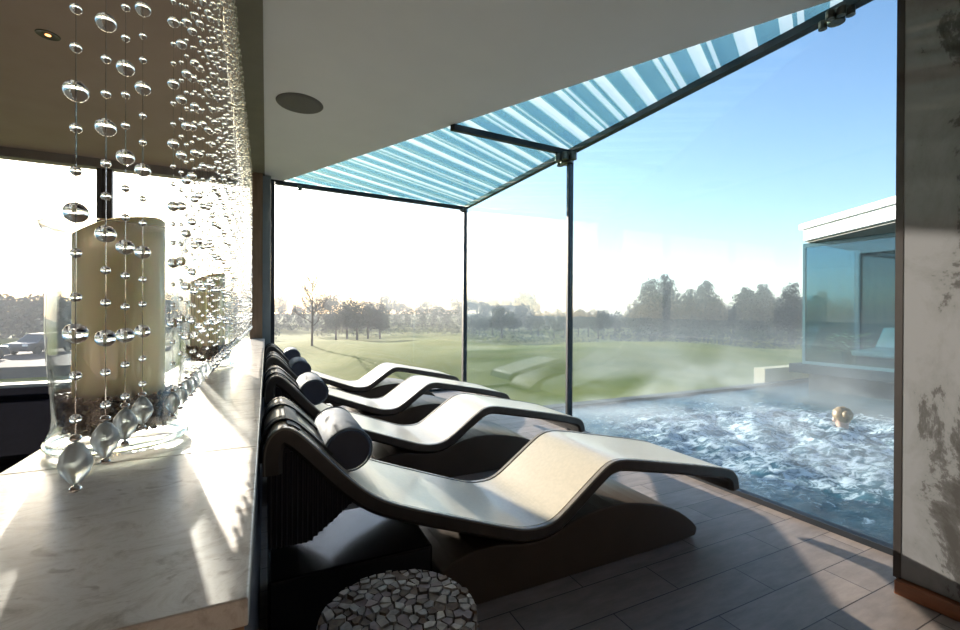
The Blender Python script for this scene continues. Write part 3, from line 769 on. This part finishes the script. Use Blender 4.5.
leaf_dark = mat('dark_foliage', (.014, .034, .036), .8, c2=(.03, .055, .04), scale=.6)
leaf_mid = mat('mid_foliage', (.035, .052, .038), .8, c2=(.055, .07, .045), scale=.6)
bark = mat('bark', (.10, .08, .065), .9, c2=(.07, .055, .045), scale=10)
def make_tree(kind, seed, h):
    rr = random.Random(seed); r = empty('evergreen_tree' if kind == 'pine' else 'leafy_tree')
    if kind == 'pine':
        bl = []
        z = h * .22
        while z < h:
            t = (z / h); q = h * .27 * (1 - t) ** .6 + .5
            for k in range(3):
                a = rr.random() * 6.28; bl.append((math.cos(a) * q * .5, math.sin(a) * q * .5, z, q * (.65 + .3 * rr.random())))
            z += h * .085
        me = leafy(seed, bl, 9000, h * .016, .8)
    else:
        bl = [(rr.uniform(-.26, .26) * h, rr.uniform(-.26, .26) * h, rr.uniform(.35, .85) * h, rr.uniform(.14, .24) * h) for k in range(12)]
        me = leafy(seed, bl, 4200, h * .018, .8)
    o = link('crown', me, leaf_dark if kind == 'pine' else leaf_mid, r)
    bm = BM(); tube(bm, [(0, 0, -.3), (0, 0, h * .4), (0, 0, h * .85)], [h * .03, h * .02, h * .006], 8); obj('trunk', bm, bark, r)
    return r
def gz(x, y): return ground_h(x, y)
def place(o, px_u, depth, lab, group, s=1.0, cat='tree', rz=0):
    # px_u: bearing from the camera axis as a tangent; depth: metres along the axis
    X = .9003 * px_u * depth + .4352 * depth; Y = -.4352 * px_u * depth + .9003 * depth
    o.location = (X, Y, gz(X, Y)); o.scale = (s, s, s); o.rotation_euler[2] = rz; tag(o, lab, cat, group)
    return o
p1 = make_tree('pine', 21, 9.0); p2 = make_tree('pine', 22, 9.0); t1 = make_tree('leafy', 31, 8.0); t2 = make_tree('leafy', 32, 8.0)
used = {}
def inst(proto):
    if not used.get(proto.name): used[proto.name] = 1; return proto
    return copy_tree(proto)
def U(x): return (x - 480) / 442.0
TG = 'trees behind the golf course'
ev = [(p1, U(651), 60, .92, 'leftmost tall dark evergreen beyond the pool, just right of the steel mullion'), (p2, U(664), 71, 1.10, 'tallest pointed dark evergreen behind the pool'),
      (p2, U(690), 58, .78, 'dark evergreen with a broad crown right of the tallest pointed one'), (p1, U(706), 70, .97, 'dark evergreen at the right end of the middle clump'),
      (p1, U(745), 62, .82, 'dark evergreen standing left in the pair before the pavilion'), (p2, U(762), 70, .92, 'dark evergreen standing right in the pair before the pavilion'),
      (p1, U(793), 58, .84, 'dark evergreen just left of the pavilion corner'), (p2, U(822), 55, .72, 'dark evergreen seen through the pavilion glass at its corner'), (t1, U(850), 50, .72, 'rounded tree seen through the middle of the pavilion glass')]
for pr, u_, d_, s_, lab in ev:
    place(inst(pr), u_, d_, lab, TG, s_, rz=rnd.random() * 6)
for k in range(30):
    u_ = U(480 + k * 12 + rnd.uniform(-4, 4)); place(inst(t1 if k % 2 else t2), u_, 62 + rnd.random() * 22, 'low bushy tree in the hedgerow behind the fairway on the pool side', 'hedgerow trees, pool side', .42 + .20 * rnd.random() + (.28 if k > 12 else 0), rz=rnd.random() * 6)
for k in range(32):
    u_ = U(-30 + k * 18 + rnd.uniform(-4, 4)); place(inst(t2 if k % 2 else t1), u_, 120 + rnd.random() * 60, 'hazy tree in the distant tree line on the horizon', 'distant tree line', .90 + .45 * rnd.random(), rz=rnd.random() * 6)
for k, (xx, dd, ss) in enumerate([(336, 62, .66), (347, 66, .72), (357, 63, .74), (368, 65, .70), (380, 64, .55)]):
    place(inst(t1 if k % 2 else t2), U(xx), dd, 'tree in the small clump right of the bare tree beyond the end glass', 'tree clump beyond the end glass', ss, rz=rnd.random() * 6)

def bare_tree(seed, h):
    rr = random.Random(seed); r = empty('bare_tree'); tr = BM(); br = BM()
    tube(tr, [(0, 0, -.4), (.02, 0, h * .25), (.05, .03, h * .5), (0, 0, h * .75), (.03, 0, h)], [h * .018, h * .015, h * .011, h * .006, h * .002], 8)
    def grow(p, d, l, q, lv):
        pts = [p]; cur = p; dd = d.copy()
        for k in range(3):
            dd = (dd + Vector((rr.gauss(0, .14), rr.gauss(0, .14), .10 + rr.gauss(0, .07)))).normalized(); cur = cur + dd * l / 3; pts.append(cur)
            if lv > 0:
                for m_ in range(2):
                    a = rr.random() * 6.28; e = (dd + Vector((math.cos(a), math.sin(a), .2)) * .75).normalized(); grow(cur, e, l * .55, q * .5, lv - 1)
        tube(br, pts, [q, q * .8, q * .6, q * .35], 4, cap=False)
    for k in range(13):
        z = h * (.28 + .68 * k / 13); a = k * 2.4
        grow(Vector((.03, 0, z)), Vector((math.cos(a), math.sin(a), .7)).normalized(), h * (.30 - .15 * k / 13), h * .009, 2)
    obj('trunk', tr, bark, r); obj('branches', br, bark, r)
    return r
place(bare_tree(5, 5.2), U(312), 34, 'leafless tree standing on the lawn beyond the end glass', None, 1.0)
place(bare_tree(8, 4.2), U(180), 40, 'leafless tree beyond the left room window, behind the bead curtain', None, 1.0)

# clipped hedge behind the car park, low hedge lines

def hedge(u0, u1, d0, d1, h, lab, seed, wdt=1.2, n=4200, m=leaf_dark):
    a = Vector((.9003 * u0 * d0 + .4352 * d0, -.4352 * u0 * d0 + .9003 * d0)); b = Vector((.9003 * u1 * d1 + .4352 * d1, -.4352 * u1 * d1 + .9003 * d1))
    L_ = (b - a).length; k = max(2, int(L_ / (h * .7))); bl = []
    c = (a + b) / 2; rr = random.Random(seed)
    for i in range(k + 1):
        p = a.lerp(b, i / k) - c; g_ = gz(p.x + c.x, p.y + c.y) - gz(c.x, c.y)
        bl.append((p.x, p.y, g_ + h * .5, h * .55 * (.85 + .3 * rr.random())))
    me = leafy(seed, bl, n, max(.07, h * .05), 1.0)
    o = link('hedge', me, m); o.location = (c.x, c.y, gz(c.x, c.y)); return tag(o, lab, 'hedge')
hedge(U(-140), U(75), 58, 62, 5.6, 'tall dark hedge behind the parked cars, seen in the left window', 41, n=9000)
hedge(U(320), U(470), 70, 74, 2.0, 'long low dark hedge across the fairway beyond the end glass', 42, m=leaf_mid)
hedge(U(470), U(640), 60, 56, 1.8, 'low dark hedge line across the lawn right of the corner post', 43, m=leaf_mid)
hedge(U(620), U(800), 50, 46, 1.9, 'dark shrubbery at the foot of the evergreens beyond the pool', 44, n=7000)
hedge(U(100), U(270), 52, 60, 2.2, 'dark hedge beyond the left room window, right of the car park', 45, m=leaf_mid)

hedge(U(225), U(480), 92, 96, 4.0, 'long dark band of hedgerow far beyond the end glass, below the distant trees', 46, n=12000, m=leaf_mid)
hedge(U(500), U(720), 96, 84, 4.2, 'long dark band of hedgerow far beyond the pool, behind the low hedge line', 47, n=12000, m=leaf_mid)
hedge(U(-160), U(225), 105, 100, 6.0, 'far hazy woodland edge beyond the left room window', 48, n=12000, m=leaf_mid)
# car park and cars
struct('car_park', prism(BM(), [(-45, 34), (-8, 34), (-8, 50), (-45, 50)], -3.2, lambda x, y: -2.05), mat('asphalt', (.08, .08, .085), .9, spec=.1, c2=(.06, .06, .065), scale=1))
def make_car(paint):
    r = empty('parked_car')
    body = [(-2.1, .25), (-2.15, .55), (-2.05, .80), (-1.2, .92), (1.3, .95), (1.95, .85), (2.1, .6), (2.1, .28)]
    obj('body', prism_y(BM(), body, -.88, .88), paint, r, bevel=.08)
    cab = [(-1.25, .90), (-.55, 1.40), (.85, 1.45), (1.55, .93)]
    bm = BM(); a = [bm.verts.new((x, -.80 + (z - .9) * .25, z)) for x, z in cab]; b = [bm.verts.new((x, .80 - (z - .9) * .25, z)) for x, z in cab]
    bm.faces.new(a); bm.faces.new(b[::-1])
    for i in range(4): bm.faces.new((a[i], b[i], b[(i + 1) % 4], a[(i + 1) % 4]))
    obj('windows', bm, mat('car_glass', (.05, .06, .07), .08), r, bevel=.05)
    obj('roof', prism_y(BM(), [(-.58, 1.39), (-.5, 1.46), (.8, 1.50), (.92, 1.44)], -.66, .66), paint, r, bevel=.03)
    for x in (-1.35, 1.3):
        for s_ in (-1, 1):
            bm = BM(); lathe(bm, [(0, -.11), (.30, -.11), (.33, -.08), (.33, .08), (.30, .11), (.19, .11), (.17, .09), (0, .09)], (0, 0, 0), 20)
            bmesh.ops.rotate(bm, verts=bm.verts[:], matrix=Matrix.Rotation(-s_ * PI / 2, 3, 'X'))
            for v in bm.verts: v.co += Vector((x, s_ * .80, .33))
            obj('wheel', bm, mat('tyre', (.02, .02, .02), .7), r)
    for s_ in (-.62, .62):
        bm = BM(); box(bm, -2.14, s_ - .18, .62, -2.05, s_ + .18, .76); obj('headlight', bm, mat('headlight', (.8, .8, .8), .2), r, bevel=.02)
    return r
cb = make_car(mat('navy_paint', (.04, .05, .085), .25, spec=.8)); cs = make_car(mat('silver_paint', (.40, .42, .46), .25, .3)); cd = make_car(mat('charcoal_paint', (.07, .07, .08), .25))
for o, x, y, a, lab in ((cb, -16.9, 38.5, 1.2, 'dark blue parked car in the left window, nearest in the car park'), (cs, -20.8, 41.5, 1.25, 'silver parked car behind the dark blue one in the left window'),
                        (cd, -15.5, 45.2, 1.2, 'charcoal parked car at the back of the car park in the left window')):
    o.location = (x, y, -2.05); o.rotation_euler[2] = a; tag(o, lab, 'car')

# ------------------------------------------------------------------ mist and steam
def volume(name, x0, y0, z0, x1, y1, z1, dens, aniso, c, lab, noisy=None):
    m = bpy.data.materials.new(name); m.use_nodes = True; n = m.node_tree.nodes; l = m.node_tree.links; n.remove(n['Principled BSDF'])
    v = n.new('ShaderNodeVolumeScatter'); v.inputs['Color'].default_value = (*c, 1); v.inputs['Anisotropy'].default_value = aniso; v.inputs['Density'].default_value = dens
    l.new(v.outputs[0], n['Material Output'].inputs['Volume'])
    if noisy:
        tc = n.new('ShaderNodeTexCoord'); mp = n.new('ShaderNodeMapping'); mp.inputs['Scale'].default_value = noisy[0]; l.new(tc.outputs['Object'], mp.inputs[0])
        nt = n.new('ShaderNodeTexNoise'); nt.inputs['Scale'].default_value = noisy[1]; nt.inputs['Detail'].default_value = 4; nt.inputs['Distortion'].default_value = .6; l.new(mp.outputs[0], nt.inputs['Vector'])
        mr = n.new('ShaderNodeMapRange'); mr.inputs[1].default_value = .46; mr.inputs[2].default_value = .70; mr.inputs[3].default_value = 0; mr.inputs[4].default_value = dens; l.new(nt.outputs[0], mr.inputs[0])
        sp = n.new('ShaderNodeSeparateXYZ'); l.new(tc.outputs['Object'], sp.inputs[0])
        fz = n.new('ShaderNodeMapRange'); fz.inputs[1].default_value = z0; fz.inputs[2].default_value = z1; fz.inputs[3].default_value = 1; fz.inputs[4].default_value = 0; l.new(sp.outputs['Z'], fz.inputs[0])
        sq = n.new('ShaderNodeMath'); sq.operation = 'POWER'; sq.inputs[1].default_value = 2.2; l.new(fz.outputs[0], sq.inputs[0])
        mu = n.new('ShaderNodeMath'); mu.operation = 'MULTIPLY'; l.new(mr.outputs[0], mu.inputs[0]); l.new(sq.outputs[0], mu.inputs[1]); l.new(mu.outputs[0], v.inputs['Density'])
    o = obj(name, box(BM(), x0, y0, z0, x1, y1, z1), m)
    return tag(o, lab, 'mist', kind='stuff')
volume('valley_mist', -150, 7.5, -5, 240, 320, 13, .0026, .0, (1, 1, 1), 'pale morning haze lying over the golf course and trees')
volume('pool_steam', 2.8, .8, -.10, 7.1, 4.9, 1.4, .95, .3, (1, 1, 1), 'white steam drifting off the warm outdoor pool', ((1, .7, 1.3), .9))
